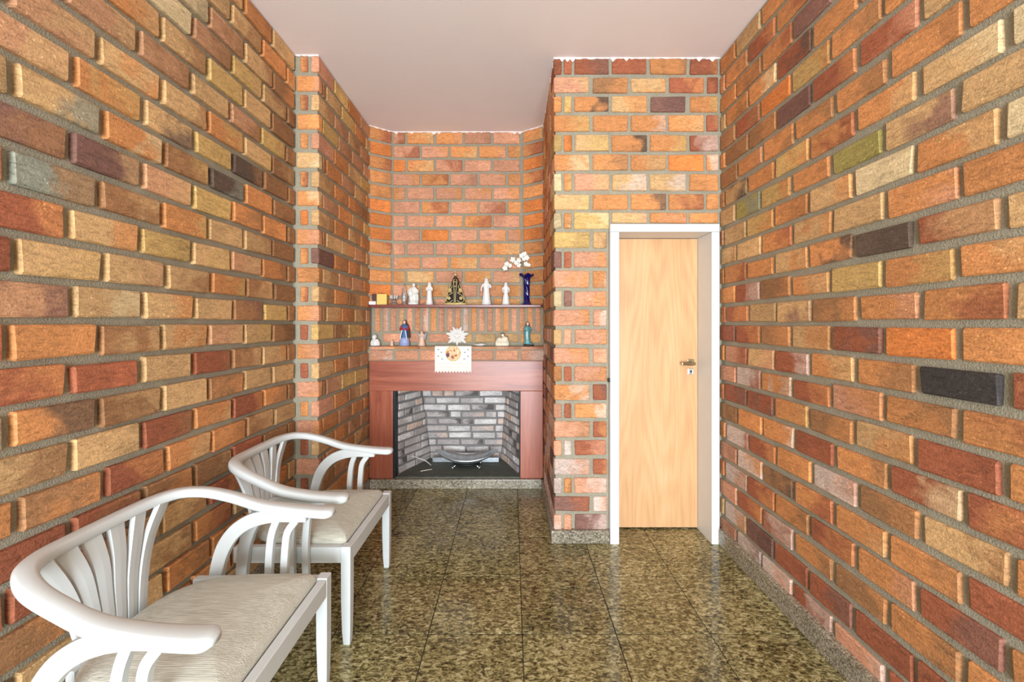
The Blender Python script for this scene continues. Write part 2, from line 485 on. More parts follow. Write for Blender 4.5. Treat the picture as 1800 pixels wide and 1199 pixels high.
bm = bmesh.new(); box(bm, -1.7, 1.65, YB-0.2, 4.6, CEIL, CEIL+0.12)
ceiling = struct(obj('ceiling', bm, M['ceiling']), 'plain matt mauve white ceiling')
bm = bmesh.new()
box(bm, -1.7, -1.2, YB-0.2, YB, -0.05, CEIL+0.1); box(bm, 1.2, 1.65, YB-0.2, YB, -0.05, CEIL+0.1); box(bm, -1.2, 1.2, YB-0.2, YB, 2.45, CEIL+0.1)
struct(obj('wall_front', bm, M['plaster']), 'plastered wall with a wide open doorway')

# ------------------------------------------------------------------ pier on the left with niche side
XN0, XN1 = -1.30, 0.285       # niche side faces
YF = 3.735                     # where the canted bricks begin
YN = 3.86                     # niche back
PR = 0.012
bm = bmesh.new(); box(bm, XL-0.1, XN0-PR, YP+PR, 4.55, -0.05, CEIL+0.05)
pier = struct(obj('wall_pier', bm, M['mortar']), 'brick pier between the left wall and the fireplace niche')
PIER_T = "or p|op|or u|o|o p|tc|or c|oc|O r|op|o u|o|or c|op|r y|op|r o|po|o p|po|r w|p|r p|p|r r".split('|')
for i in range(25):
    zc = TOP-COURSE*i-H_BR/2-0.008; h = H_BR+R.uniform(-.004, .003)
    tn = PIER_T[i].split()
    xr = XN0
    if i % 2 == 0:             # two edge-on pieces; the outer one turns the corner as a full brick on the side
        brick(pier, (XL+0.055, YP+D_BR/2, zc), 0, 0.05, h, D_BR, tn[0])
        brick(pier, (xr-0.026, YP+0.12, zc), PI/2, 0.24, h, 0.052, tn[1] if R.random() < .5 else 'tb')
        y = YP+0.262
    else:
        brick(pier, (xr-0.073, YP+0.026, zc), 0, 0.146, h, 0.052, tn[0])
        y = YP+0.074
        if i % 4 == 1:
            brick(pier, (xr-D_BR/2, y+0.018, zc), PI/2, 0.034, h, D_BR, 'b'); y += 0.056
    while y < YF-0.02:
        l = min(0.238, YF+0.02-y)
        if l > 0.03: brick(pier, (xr-D_BR/2, y+l/2, zc), PI/2, l, h, D_BR, pick('t tb o ob bt to y nb n'))
        y += l+0.022

# ------------------------------------------------------------------ door wall (right pier + lintel) and niche right side
DX0, DX1, DH = 0.658, 1.396, 2.155
bm = bmesh.new()
box(bm, XN1+PR, DX0, YD+PR, 4.55, -0.05, CEIL+0.05)
box(bm, DX0-0.001, XR+0.03, YD+PR, YD+0.3, DH, CEIL+0.05)
box(bm, DX1, XR+0.03, YD+PR, YD+0.3, -0.05, DH)
box(bm, DX0-0.01, XR+0.03, YD+0.30, YD+0.36, -0.05, CEIL+0.05)
wall_back = struct(obj('wall_back', bm, M['mortar']), 'orange brick wall around the oak door')
ROWY = [102,135,168,202,236.5,271,305,341,374,407.5,441.6,476.4,511.7,545,579.4,612.6,644,676.5,710.4,741.5,775,807.4,841,874,905.7]
DW = {0:"r r ru r ob ro",1:"pt bo to ro r",2:"o yo ok to u oy",3:"oy o ow ot rb",4:"y O ty ok oy rw",5:"oc ob ot O ow",6:"c oy pt tw tw o",7:"ty o od or o",
 8:"c ot yc tp op o",9:"y tb",10:"u r po",11:"po ow",12:"c u po",13:"po pw",14:"t p po",15:"po p",16:"o r po",17:"ow ru",18:"p r ow",19:"pb ro",20:"p wg rp",21:"wp ro",22:"w o pw",23:"ur wp",24:"wp p uw"}
SB = [(.285,.334),(.354,.405),(.426,.66),(.681,.916),(.941,1.185),(1.211,1.400)]
SA = [(.285,.527),(.552,.788),(.811,1.049),(1.068,1.304),(1.327,1.405)]
for i in range(25):
    zt = CAM_H+(570-ROWY[i])/259.0; zt = min(zt, CEIL-0.004)
    nxt = CAM_H+(570-ROWY[i+1])/259.0 if i < 24 else zt-0.126
    h0 = (zt-nxt)-0.024
    tn = DW[i].split()
    B = (i % 2 == 0)
    for k, (a, b_) in enumerate(SB if B else SA):
        z0, z1 = zt-h0, zt
        if b_ > 0.66 or (k >= 3) or (not B and k >= 1 and i >= 9) or (B and k >= 2 and i > 9):
            if z1 < DH+0.01:
                if a < 0.6: b_ = 0.645
                else: continue
            elif z0 < DH+0.012 and b_ > 0.665: z0 = DH+0.014
        if z1-z0 < 0.02: continue
        t = tn[k] if k < len(tn) else 'o'
        l = b_-a+R.uniform(-.004, .004) if k else b_-a
        h = z1-z0+R.uniform(-.003, .002); zc = (z0+z1)/2+R.uniform(-.002, .002)
        if k == 0 and B:
            brick(wall_back, (XN1+0.026, YD+0.12, zc), -PI/2, 0.24, h, 0.052, t)
        elif k == 0:
            brick(wall_back, ((a+b_)/2, YD+0.026, zc), 0, l, h, 0.052, t)
        else:
            brick(wall_back, ((a+b_)/2, YD+D_BR/2+R.uniform(-.002, .002), zc), 0, l, h, D_BR, t)
    y = YD+0.262 if B else YD+0.074
    while y < YF:
        l = min(0.238, YF+0.03-y)
        if l > 0.03: brick(wall_back, (XN1+D_BR/2, y+l/2, zt-h0/2), -PI/2, l, h0, D_BR, pick('o ob or p t' if i < 14 else 'p pb u wp'))
        y += l+0.022

# ------------------------------------------------------------------ canted niche back
CX0, CX1 = -1.122, 0.094
bm = bmesh.new()
pl = [(XN0-0.05, YF-0.05+PR), (XN0-PR*0.7, YF+PR), (CX0, YN+PR), (CX1, YN+PR), (XN1+PR*0.7, YF+PR), (XN1+0.05, YF-0.05+PR), (XN1+0.05, 4.5), (XN0-0.05, 4.5)]
rings(bm, [[Vector((x, y, 1.640)) for x, y in pl], [Vector((x, y, CEIL+0.05)) for x, y in pl]])
niche = struct(obj('wall_niche', bm, M['mortar']), 'canted orange brick wall above the fireplace')
CB = 0.1307
for i in range(13):
    zt = CEIL-0.004-CB*i; h = 0.107; zc = zt-h/2
    z0 = max(zt-h, 1.655)
    if zt-z0 < 0.03: continue
    h = zt-z0; zc = (zt+z0)/2
    lst = [(CX0+.006, CX0+.115)]+[(CX0+.138+.27*k, CX0+.138+.27*k+.248) for k in range(4)] if i % 2 == 0 else [(CX0+.006+.27*k, CX0+.006+.27*k+.248) for k in range(4)]+[(CX0+1.086, CX1-.006)]
    for a, b_ in lst:
        b_ = min(b_, CX1-0.008)
        if b_-a < 0.03: continue
        brick(niche, ((a+b_)/2, YN+D_BR/2, zc), 0, b_-a, h+R.uniform(-.003, .002), D_BR, pick('o op po p O ot or pr p po' if i < 9 else 'ot po p to pt'))
    for s in (-1, 1):
        a = Vector((XN0, YF, 0)) if s < 0 else Vector((XN1, YF, 0)); e = Vector((CX0, YN, 0)) if s < 0 else Vector((CX1, YN, 0))
        mid = (a+e)/2; d = (e-a); ang = math.atan2(d.y, d.x) if s < 0 else math.atan2(-d.y, -d.x)
        nin = Vector((-math.sin(ang), math.cos(ang), 0))
        p = mid+nin*(D_BR/2)
        brick(niche, (p.x, p.y, zc), ang, d.length-0.022, h, D_BR, pick('O o ob or ot'))

# ragged white plaster line where ceiling meets brick
def ragged(name, pts, label, drop=0.012):
    bm = bmesh.new()
    P = [Vector((*p, 0)) for p in pts]
    rs = []
    for a, b_ in zip(P, P[1:]):
        n = max(2, int((b_-a).length/0.018))
        t = (b_-a).normalized(); out = Vector((t.y, -t.x, 0))
        for k in range(n+1):
            c = a+(b_-a)*(k/n)
            dz = R.uniform(0.3, 1.0)*drop+(0.02 if R.random() < 0.06 else 0); w_ = R.uniform(0.003, 0.007)
            rs.append([c-out*0.01+Vector((0,0,CEIL+0.002)), c+out*w_+Vector((0,0,CEIL+0.002)), c+out*w_*0.6+Vector((0,0,CEIL-dz)), c-out*0.01+Vector((0,0,CEIL-dz))])
    rings(bm, rs)
    return struct(obj(name, bm, M['plaster']), label)
ragged('trim_1', [(XL, YP), (XN0, YP)], 'ragged white plaster edge on top of the pier')
ragged('trim_2', [(XN0, YF), (CX0, YN), (CX1, YN), (XN1, YF)], 'ragged white plaster edge on top of the niche')
ragged('trim_3', [(XN1, YF), (XN1, YD)], 'ragged white plaster edge along the niche side')
ragged('trim_4', [(XN1, YD), (XR, YD)], 'ragged white plaster edge above the door wall')

# ------------------------------------------------------------------ baseboards
def baseboard(name, x0, x1, y0, y1, h, label):
    o = obj(name, bbox(x0, x1, y0, y1, 0.0005, h, 0.003, 1), M['granite_grey']); struct(o, label)
baseboard('baseboard_right', 1.386, 1.43, YB, YD-0.028, 0.108, 'grey granite skirting along the right wall')
baseboard('baseboard_left', XL-0.02, XL+0.022, YB, YP, 0.10, 'granite skirting along the left wall')
baseboard('baseboard_back', XN1-0.02, DX0-0.001, YD-0.024, YD+0.03, 0.088, 'granite skirting at the foot of the brick pier')
baseboard('baseboard_niche', XN1-0.02, XN1+0.02, YD+0.031, 3.688, 0.088, 'granite skirting along the niche side')
baseboard('baseboard_pier', XL+0.023, XN0+0.02, YP-0.022, YP+0.03, 0.09, 'granite skirting at the foot of the left pier')
baseboard('baseboard_fireside', XN0-0.02, XN0+0.02, YP+0.031, 3.688, 0.09, 'granite skirting beside the fireplace')

# ------------------------------------------------------------------ door
door = bpy.data.objects.new('door_1', None); C.objects.link(door); door.location = (1.03, YD, 0)
struct(door, 'narrow light oak door in a white painted frame')
def dpart(name, x0, x1, y0, y1, z0, z1, m, off=0.003, parent=None):
    bm = bbox(x0-1.03, x1-1.03, y0-YD, y1-YD, z0, z1, off, 2)
    return obj(name, bm, m, parent or door)
YC = 2.757
LY = 2.968
leaf = dpart('leaf', 0.722, 1.340, LY, LY+0.036, 0.012, 2.097, M['veneer'], 0.002)
dpart('jamb', DX0+0.002, 0.720, YC+0.001, LY+0.06, 0.0, 2.10, M['doorwhite'], 0.004)
dpart('jamb', 1.342, DX1-0.002, YC+0.001, LY+0.06, 0.0, 2.10, M['doorwhite'], 0.004)
dpart('head_jamb', DX0+0.002, DX1-0.002, YC, LY+0.06, 2.101, DH-0.002, M['doorwhite'], 0.004)
dpart('stop_bead', 0.7205, 0.728, LY-0.014, LY-0.001, 0.0, 2.098, M['doorwhite'], 0.002)
dpart('back_panel', 0.725, 1.338, LY+0.045, LY+0.06, 0.0, 2.09, M['doorwhite'], 0.002)
# lever handle and keyhole plate at x of 1207..1220 px
hz = CAM_H-(637-570)/243.0; hx = (1213.5-900)/243.0
hd = bpy.data.objects.new('tmp', None); bpy.data.objects.remove(hd)
bm = bbox(hx-0.024-1.03, hx+0.024-1.03, LY-0.008-YD, LY-YD, hz-0.023, hz+0.023, 0.003, 2); rose = obj('rose', bm, M['brass'], door)
bm = bmesh.new(); tube(bm, [(hx-1.03, LY-0.006-YD, hz-0.003), (hx-1.03, LY-0.05-YD, hz-0.003)], 0.010, 12)
obj('spindle', bm, M['chrome'], rose, True)
obj('lever', bbox(hx-0.086-1.03, hx+0.013-1.03, LY-0.060-YD, LY-0.042-YD, hz-0.016, hz+0.006, 0.005, 2), M['brass'], rose)
ez = hz-0.066
bm = bbox(hx-0.022-1.03, hx+0.022-1.03, LY-0.007-YD, LY-YD, ez-0.022, ez+0.022, 0.003, 2); esc = obj('keyhole_plate', bm, M['chrome'], door)
bm = bmesh.new(); tube(bm, [(hx-1.03, LY-0.005-YD, ez+0.004), (hx-1.03, LY-0.0095-YD, ez+0.004)], 0.007, 12); box(bm, hx-0.003-1.03, hx+0.003-1.03, LY-0.0095-YD, LY-0.005-YD, ez-0.014, ez+0.002)
obj('keyhole', bm, M['iron'], esc)
obj('strike', bbox(DX0-0.012-1.03, DX0+0.002-1.03, -0.032, -0.012, 1.09, 1.115, 0.002, 1), M['iron'], door)

# ------------------------------------------------------------------ fireplace
FX = -0.5075; YFR = 3.722; YS = 3.832
fp = thing('fireplace', 'brick fireplace with red wooden surround, granite hearth and wooden mantel shelf', 'fireplace', (FX, YFR, 0))
def fbox(name, x0, x1, y0, y1, z0, z1, m, off=0.003, parent=None):
    return obj(name, bbox(x0-FX, x1-FX, y0-YFR, y1-YFR, z0, z1, off, 2), m, parent or fp)
X0, X1 = XN0+0.006, XN1-0.004
OX0, OX1, OZ = -1.058, 0.067, 0.875
HZ = 0.082
fbox('hearth_slab', XN0+0.021, XN1-0.021, 3.69, 4.45, 0.0008, HZ, M['granite_grey'], 0.003)
fbox('lintel_beam', X0, X1, YFR, YFR+0.10, OZ, 1.147, M['redwood'], 0.004)
fbox('post', X0, OX0-0.024, YFR+0.002, YFR+0.10, HZ+0.0005, OZ-0.0005, M['redwood_v'], 0.004)
fbox('post', OX1+0.008, X1, YFR+0.002, YFR+0.10, HZ+0.0005, OZ-0.0005, M['redwood_v'], 0.004)
fbox('liner', OX0-0.024, OX0-0.002, YFR+0.012, YFR+0.10, HZ+0.0005, OZ-0.001, M['iron'], 0.002)
fbox('liner', OX1-0.002, OX1+0.008, YFR+0.012, YFR+0.10, HZ+0.0005, OZ-0.001, M['iron'], 0.002)
bm = bmesh.new()
box(bm, X0-FX-0.02, X1-FX+0.02, 0.012, 0.75, 1.147, 1.277)
box(bm, X0-FX-0.02, X1-FX+0.02, YS+0.008-YFR, 0.75, 1.270, 1.636)
obj('breast', bm, M['mortar'], fp)
# ledge capping row, front bricks under the ledge
for k in range(7):
    a = X0+0.004+0.2285*k-(0.14 if 0 else 0); l = 0.208
    brick(fp, (a+l/2-FX, 0.03, 1.198), 0, l, 0.088, D_BR, pick('p pw po wp'))
    brick(fp, (a+l/2-FX+0.01, 0.046, 1.266), 0, l+0.008, 0.025, 0.09, pick('p or pr po'))
# soldier course under the shelf and a cut course below it
ns = 21; pw = (X1-X0)/ns
for k in range(ns):
    brick(fp, (X0+pw*(k+0.5)-FX, YS-YFR+D_BR/2, 1.522), 0, pw-0.024, 0.222+R.uniform(-.008, .004), D_BR, pick('po op p pw pt po wp p'))
for k in range(7):
    a = X0+0.09+0.215*k
    l = min(0.19, X1-a-0.01)
    if l > 0.03: brick(fp, (a+l/2-FX, YS-YFR+D_BR/2, 1.352), 0, l, 0.082, D_BR, pick('t pt ot p'))
# mantel shelf with rounded corners
bm = bmesh.new()
sh = [(X0, YN+0.0), (X0, 3.715), (X0+0.012, 3.703), (X1-0.02, 3.703), (X1-0.006, 3.709), (X1, 3.72), (X1, YN)]
rings(bm, [[Vector((x-FX, y-YFR, 1.633)) for x, y in sh], [Vector((x-FX, y-YFR, 1.657)) for x, y in sh]])
bev(bm, 0.004, 2)
obj('mantel_shelf', bm, M['shelfwood'], fp)
# firebox: splayed sides, leaning back, roof, floor
BT = [(-0.915, 4.13), (-0.052, 4.13)]; BB = [(-0.842, 4.26), (-0.112, 4.26)]
Y1 = YFR+0.10
def V(x, y, z): return Vector((x-FX, y-YFR, z))
quads = {'L': (V(OX0-0.002, Y1, HZ), V(BB[0][0], BB[0][1], HZ), V(BT[0][0], BT[0][1], OZ+0.02), V(OX0-0.002, Y1, OZ+0.02)),
         'B': (V(BB[0][0], BB[0][1], HZ), V(BB[1][0], BB[1][1], HZ), V(BT[1][0], BT[1][1], OZ+0.02), V(BT[0][0], BT[0][1], OZ+0.02)),
         'R': (V(BB[1][0], BB[1][1], HZ), V(OX1-0.002, Y1, HZ), V(OX1-0.002, Y1, OZ+0.02), V(BT[1][0], BT[1][1], OZ+0.02))}
bm = bmesh.new()
for q in quads.values():
    n = (q[1]-q[0]).cross(q[3]-q[0]).normalized()
    if n.y < 0 and abs(n.y) > 0.05: n = -n
    a = [p+n*0.004 for p in q]; b_ = [p+n*0.12 for p in q]
    rings(bm, [a, b_])
box(bm, OX0-FX-0.15, OX1-FX+0.15, 0.09, 0.72, OZ+0.018, OZ+0.10)
box(bm, OX0-FX-0.20, OX1-FX+0.20, 0.68, 0.76, 0.0, OZ+0.1); box(bm, OX0-FX-0.20, OX0-FX-0.13, 0.09, 0.72, 0.0, OZ+0.1); box(bm, OX1-FX+0.13, OX1-FX+0.20, 0.09, 0.72, 0.0, OZ+0.1)
obj('firebox_shell', bm, M['mortar_cool'], fp)
ROWS_FB = 11
for nm, q in quads.items():
    p00, p10, p11, p01 = q
    for i in range(ROWS_FB):
        v = (i+0.5)/ROWS_FB
        A = p00.lerp(p01, v); E = p10.lerp(p11, v)
        ln = (E-A).length; t = (E-A).normalized(); up = (p01.lerp(p11, .5)-p00.lerp(p10, .5)).normalized()
        n = t.cross(up).normalized()
        if n.y > 0 and nm == 'B': n = -n
        s = -0.115*(i % 2)+R.uniform(-.03, .02)
        while s < ln-0.02:
            l = R.choice((0.225, 0.225, 0.225, 0.10)); a = max(s, 0.004); e = min(s+l, ln-0.004)
            if e-a > 0.025:
                c = A+t*((a+e)/2)
                yax = Vector((-up.y*t.z+up.z*t.y, 0, 0))
                z_ = (up-t*up.dot(t)).normalized(); yv = z_.cross(t)
                mat = Matrix((t, yv, z_)).transposed()
                if yv.y < 0: mat = Matrix((-t, -yv, z_)).transposed(); yv = -yv
                rise = R.uniform(-.004, .003)
                brick(fp, c+yv*(0.012+rise), 0, e-a, (p01-p00).length/ROWS_FB-0.020, 0.034, pick('W q P W qW Wq qP qk' if nm == 'B' else 'q Wq qW qk P'), rot=mat.to_euler())
            s += l+0.018
bm = bmesh.new(); rings(bm, [[V(OX0, Y1-0.09, HZ), V(OX1, Y1-0.09, HZ), V(BB[1][0], BB[1][1]-0.02, HZ), V(BB[0][0], BB[0][1]-0.02, HZ)], [V(OX0, Y1-0.09, HZ+0.012), V(OX1, Y1-0.09, HZ+0.012), V(BB[1][0], BB[1][1]-0.02, HZ+0.012), V(BB[0][0], BB[0][1]-0.02, HZ+0.012)]])
obj('firebox_floor', bm, M['ash'], fp)
FZ = HZ+0.0125

# steel bowl on its stand, poker beside it
bw = thing('fire_bowl', 'shallow worn steel bowl on a low stand inside the fireplace', 'bowl', (-0.44, 4.0, FZ))
bm = bmesh.new(); rs = []
for i in range(33):                      # boat-shaped trough, ends raised
    u = -0.998+1.996*i/32; x = 0.305*u; hw = 0.135*math.sqrt(1-u*u)+0.001
    zr = 0.098+0.062*u*u; zb = 0.040+0.118*u*u
    ring = []
    for k in range(13):
        a = PI*k/12; ring.append(Vector((x, -hw*math.cos(a), zr-(zr-zb)*math.sin(a))))
    for k in range(12, -1, -1):
        a = PI*k/12; ring.append(Vector((x, -hw*0.94*math.cos(a), zr+0.001-(zr-zb-0.006)*math.sin(a) if zr-zb > 0.006 else zr+0.001)))
    rs.append(ring)
rings(bm, rs)
obj('bowl', bm, M['steel'], bw, True)
bm = bmesh.new()
tube(bm, [(0.12*math.cos(a), 0.075*math.sin(a), 0.036) for a in [2*PI*k/24 for k in range(25)]], 0.008)
obj('stand_ring', bm, M['iron'], bw, True)
for sx in (-1, 1):
    for sy in (-1, 1):
        bm = bmesh.new(); tube(bm, [(sx*0.09, sy*0.06, 0.040), (sx*0.125, sy*0.075, 0.016)], 0.007); ell(bm, (sx*0.127, sy*0.076, 0.0145), (0.0145, 0.0145, 0.0145)); obj('foot', bm, M['chrome'], bw, True)
gr = thing('fire_grate', 'low dark iron grate bars under the steel bowl', 'grate', (-0.44, 4.13, FZ))
for sx in (-1, 1):
    obj('bar', bbox(-0.01+sx*0.22-0.13, -0.01+sx*0.22+0.10, -0.012, 0.012, 0.0, 0.05, 0.004, 1), M['steel'], gr)
obj('cross_bar', bbox(-0.2, 0.2, -0.006, 0.006, 0.012, 0.028, 0.002, 1), M['iron'], gr)
bm = bmesh.new(); tube(bm, [(0, 0, 0.004), (-0.05, -0.03, 0.06), (-0.17, -0.06, 0.115)], [0.005, 0.005, 0.004]); ell(bm, (-0.172, -0.0605, 0.116), (0.008, 0.006, 0.006))
pk = obj('fire_poker', bm, M['porcelain'], None, True); pk.location = (-0.79, 4.02, FZ); tag(pk, 'thin white handled poker leaning out beside the steel bowl', 'poker')
bm = bmesh.new(); tube(bm, [(0, 0, 0.004), (0.06, 0.035, 0.004), (0.10, 0.05, 0.004)], 0.0036)
sk = obj('wooden_skewer', bm, M['cream'], None, True); sk.location = (-0.86, 3.86, FZ); tag(sk, 'short pale stick lying on the firebox floor', 'stick')

# ------------------------------------------------------------------ chairs (local +x is the front, y across, origin on the floor below the front legs)
RAIL = [(.022,.345,.692),(-.06,.348,.695),(-.16,.348,.704),(-.28,.343,.724),(-.39,.332,.764),(-.48,.309,.794),(-.548,.262,.810),(-.588,.185,.811),(-.602,.09,.808),(-.605,0,.807)]
def make_chair(label, loc, rz):
    ch = thing('armchair', label, 'chair', loc, rz, 'white armchairs along the brick wall')
    W = M['white']
    for s in (-1, 1):
        bm = bmesh.new(); y = s*0.30
        def sq(z, a, x=0.0, yy=0.0): return [Vector((x+i*a/2, y+yy+j*a/2, z)) for i, j in ((-1,-1),(1,-1),(1,1),(-1,1))]
        rings(bm, [sq(0.0, 0.031, 0.002), sq(0.06, 0.038, 0.001), sq(0.20, 0.0435), sq(0.456, 0.045)]); bev(bm, 0.0025, 1)
        obj('leg', bm, W, ch)
        obj('side_rail', bbox(-0.520, -0.023, y-0.016, y+0.016, 0.378, 0.451, 0.003, 1), W, ch)
        # bent arm support that runs on down as the rear leg
        path = [(-.515,0.0),(-.492,.12),(-.472,.26),(-.460,.40),(-.448,.48),(-.424,.555),(-.385,.615),(-.335,.655),(-.275,.678),(-.20,.683),(-.13,.676),(-.083,.670)]
        pp = catmull([(a, b, 0) for a, b in path], 4); pp = [(p.x, p.y) for p in pp]
        n = len(pp); wd = []
        for i in range(n):
            f = i/(n-1)
            wd.append(0.040+0.016*min(1, f*2.2) if f < 0.72 else 0.056-(f-0.72)/0.28*0.040)
        bm = bmesh.new(); plate(bm, pp, wd, 0.030, s*0.334); bev(bm, 0.0025, 1)
        obj('arm_support', bm, W, ch)
        for (xb, xt, zt) in ((-.236, -.205, .672), (-.172, -.128, .666)):
            q = catmull([(xb, .300, 0), (xb-0.004, .45, 0), (xb+0.002, .56, 0), (xb+.012, .62, 0), (xt, zt, 0)], 5); q = [(p.x, p.y) for p in q]
            bm = bmesh.new(); plate(bm, q, 0.029, 0.024, s*0.334); bev(bm, 0.002, 1)
            obj('arm_slat', bm, W, ch)
    obj('front_rail', bbox(-0.012, 0.0215, -0.277, 0.277, 0.380, 0.452, 0.003, 1), W, ch)
    obj('back_rail', bbox(-0.566, -0.540, -0.15, 0.15, 0.378, 0.446, 0.004, 1), W, ch)
    # horseshoe top rail
    pts = RAIL+[(x, -y, z) for x, y, z in RAIL[-2::-1]]
    P = catmull(pts, 7); n = len(P)
    wd, ht = [], []
    for i in range(n):
        e = min(i, n-1-i)
        k = {0: 0.45, 1: 0.78, 2: 0.93}.get(e, 1.0)
        arm = max(0, 1-e/26)
        wd.append((0.052+0.026*arm)*k); ht.append(0.038*(0.55 if e == 0 else 0.85 if e == 1 else 1.0))
    bm = bmesh.new(); sweep(bm, P, wd, ht, lambda i, t: Vector((t.y, -t.x, 0)).normalized(), 16, 3.2)
    obj('top_rail', bm, W, ch, True)
    # seams where the arms join the back of the rail
    half = P[:n//2+1]
    def rail_at(y):
        best = min(half, key=lambda p: abs(p.y-abs(y)) if p.x < -0.3 else 9)
        return best
    # six back slats, fanning out towards the rail
    for k in range(6):
        f = (k-2.5)/2.5
        top = rail_at(f*0.215)
        q = [Vector((-0.560, f*0.098, 0.395)), Vector((-0.562, f*0.102, 0.50)), Vector((-0.570, f*0.120, 0.60)), Vector((-0.577, f*0.155, 0.70)), Vector((top.x+0.004, f*0.215, top.z-0.006))]
        q = catmull(q, 4)
        bm = bmesh.new(); m_ = len(q)
        sweep(bm, q, [0.034+0.026*(i/(m_-1))**1.5 for i in range(m_)], 0.018, lambda i, t: Vector((-0.25*f*(i/m_), 1, -t.y/max(t.z, .1))).normalized(), 8, 8.0)
        obj('back_slat', bm, W, ch)
    # domed D-shaped upholstered seat
    half_out = [(-0.014, 0.0), (-0.014, 0.15), (-0.014, 0.262), (-0.022, 0.278), (-0.045, 0.283), (-0.15, 0.283), (-0.27, 0.282), (-0.37, 0.268), (-0.45, 0.232), (-0.505, 0.175), (-0.532, 0.10), (-0.540, 0.0)]
    ho = catmull([(a, b, 0) for a, b in half_out], 3)
    out = [(p.x, p.y) for p in ho]+[(p.x, -p.y) for p in ho[-2:0:-1]]
    cx = -0.27
    bm = bmesh.new(); rs = []
    for sc, z in ((0.985, 0.440), (1.0, 0.455), (0.985, 0.470), (0.94, 0.484), (0.82, 0.496), (0.6, 0.505), (0.3, 0.510), (0.04, 0.511)):
        rs.append([Vector((cx+(a-cx)*sc, b*sc, z)) for a, b in out])
    rings(bm, rs)
    obj('seat', bm, M['fabric'], ch, True)
    return ch
make_chair('white wooden armchair with ivory seat nearer the brick pier and fireplace', (-0.765, 2.208, 0), 0)
make_chair('white wooden armchair with ivory seat, the one farther from the fireplace', (-0.765, 1.375, 0), math.radians(0.6))

# ------------------------------------------------------------------ figures on the mantel
SZ = 1.6575; LZ = 1.2815
def px(x): return (x-900)/191.0        # scene x of things standing at 3.78 m
def cx(c): return px(630+c/5.45)
SY = 3.775; LY2 = 3.782

def robe_mod(k, amp, ph=0.0):
    return lambda a, z: 1+amp*math.cos(k*a+ph+z*18)
def statue(name, label, x, y, z, H, wbase, mat, facing=0.0, cat='figurine', group=None, arms='fold', base=True, basemat=None, skin=None, hair=None, mantle=None, lean=0.0, waist=0.62):
    """standing robed figure H tall; parts: base, robe, head, veil or hair, arms"""
    t = thing(name, label, cat, (x, y, z), facing, group)
    r = wbase/2
    b0 = 0.0
    if base:
        bm = bmesh.new(); lathe(bm, [(r*0.95, 0), (r, H*0.012), (r, H*0.05), (r*0.82, H*0.075)], 18, 1, 0.8)
        obj('base', bm, basemat or mat, t, True); b0 = H*0.07
    bm = bmesh.new()
    prof = [(r*0.82, b0), (r*0.86, b0+H*.03), (r*0.74, H*.2), (r*0.66, H*.36), (r*waist, H*.5), (r*waist*1.04, H*.62), (r*0.70, H*.72), (r*0.62, H*.79), (r*0.34, H*.83), (r*0.22, H*.86)]
    prof = [(a, c) for a, c in prof]
    lathe(bm, prof, 28, 1, 0.72, (0, 0, 0), robe_mod(7, 0.07))
    for v in bm.verts: v.co.x += lean*H*math.sin(v.co.z/H*PI)
    obj('robe', bm, mat, t, True)
    hr = H*0.072
    bm = bmesh.new(); ell(bm, (0, -hr*0.15, H*0.905), (hr*0.82, hr*0.88, hr*1.12)); ell(bm, (0, -hr*1.03, H*0.90), (hr*.16, hr*.2, hr*.26), 6, 5)
    obj('head', bm, skin or mat, t, True)
    bm = bmesh.new()
    lathe(bm, [(hr*1.5, H*.73), (hr*1.32, H*.80), (hr*1.12, H*.87), (hr*1.08, H*.93), (hr*0.75, H*.98), (hr*0.1, H*1.0)], 16, 1, 0.9, (0, hr*0.42, 0))
    obj('veil', bm, hair or mantle or mat, t, True)
    ar = H*0.034
    for s in (-1, 1):
        bm = bmesh.new(); sh = Vector((s*r*0.60, 0, H*0.76))
        if arms == 'fold': pth = [sh, (s*r*0.80, -r*.25, H*.64), (s*r*0.30, -r*.72, H*.63), (s*r*0.04, -r*.80, H*.70)]
        elif arms == 'open': pth = [sh, (s*r*0.88, -r*.1, H*.62), (s*r*1.05, -r*.45, H*.50)]
        elif arms == 'raise': pth = [sh, (s*r*0.95, -r*.2, H*.64), (s*r*1.0 if s < 0 else s*r*.3, -r*.65, H*(.52 if s < 0 else .66))]
        else: pth = [sh, (s*r*0.78, -r*.2, H*.6), (s*r*0.35, -r*.7, H*.52)]
        q = catmull(pth, 4); m_ = len(q)
        tube(bm, q, [ar*(1.15-0.45*i/(m_-1)) for i in range(m_)], 8)
        ell(bm, q[-1], (ar*.75, ar*.75, ar*.9), 8, 6)
        obj('arm', bm, mantle or mat, t, True)
    return t

# upper shelf, from the pier side to the vase side
o = obj('white_box', bbox(-0.030, 0.030, -0.012, 0.012, 0, 0.030, 0.002, 1), M['whitebox']); o.location = (-1.262, 3.7175, SZ); tag(o, 'tiny white card box in front of the dark brown box on the shelf', 'box')
o = obj('brown_box', bbox(-0.025, 0.025, -0.009, 0.009, 0, 0.098, 0.002, 1), M['brownbox']); o.location = (-1.2515, 3.7525, SZ); o.rotation_euler = (0, 0, 0.612); tag(o, 'small upright dark brown box beside the yellow box', 'box')
o = obj('yellow_box', bbox(-0.045, 0.045, -0.025, 0.025, 0, 0.098, 0.002, 1), M['yellowbox']); o.location = (cx(222)+0.012, 3.762, SZ); o.rotation_euler = (0, 0, 0.12); tag(o, 'plain yellow box standing on the mantel shelf', 'box')

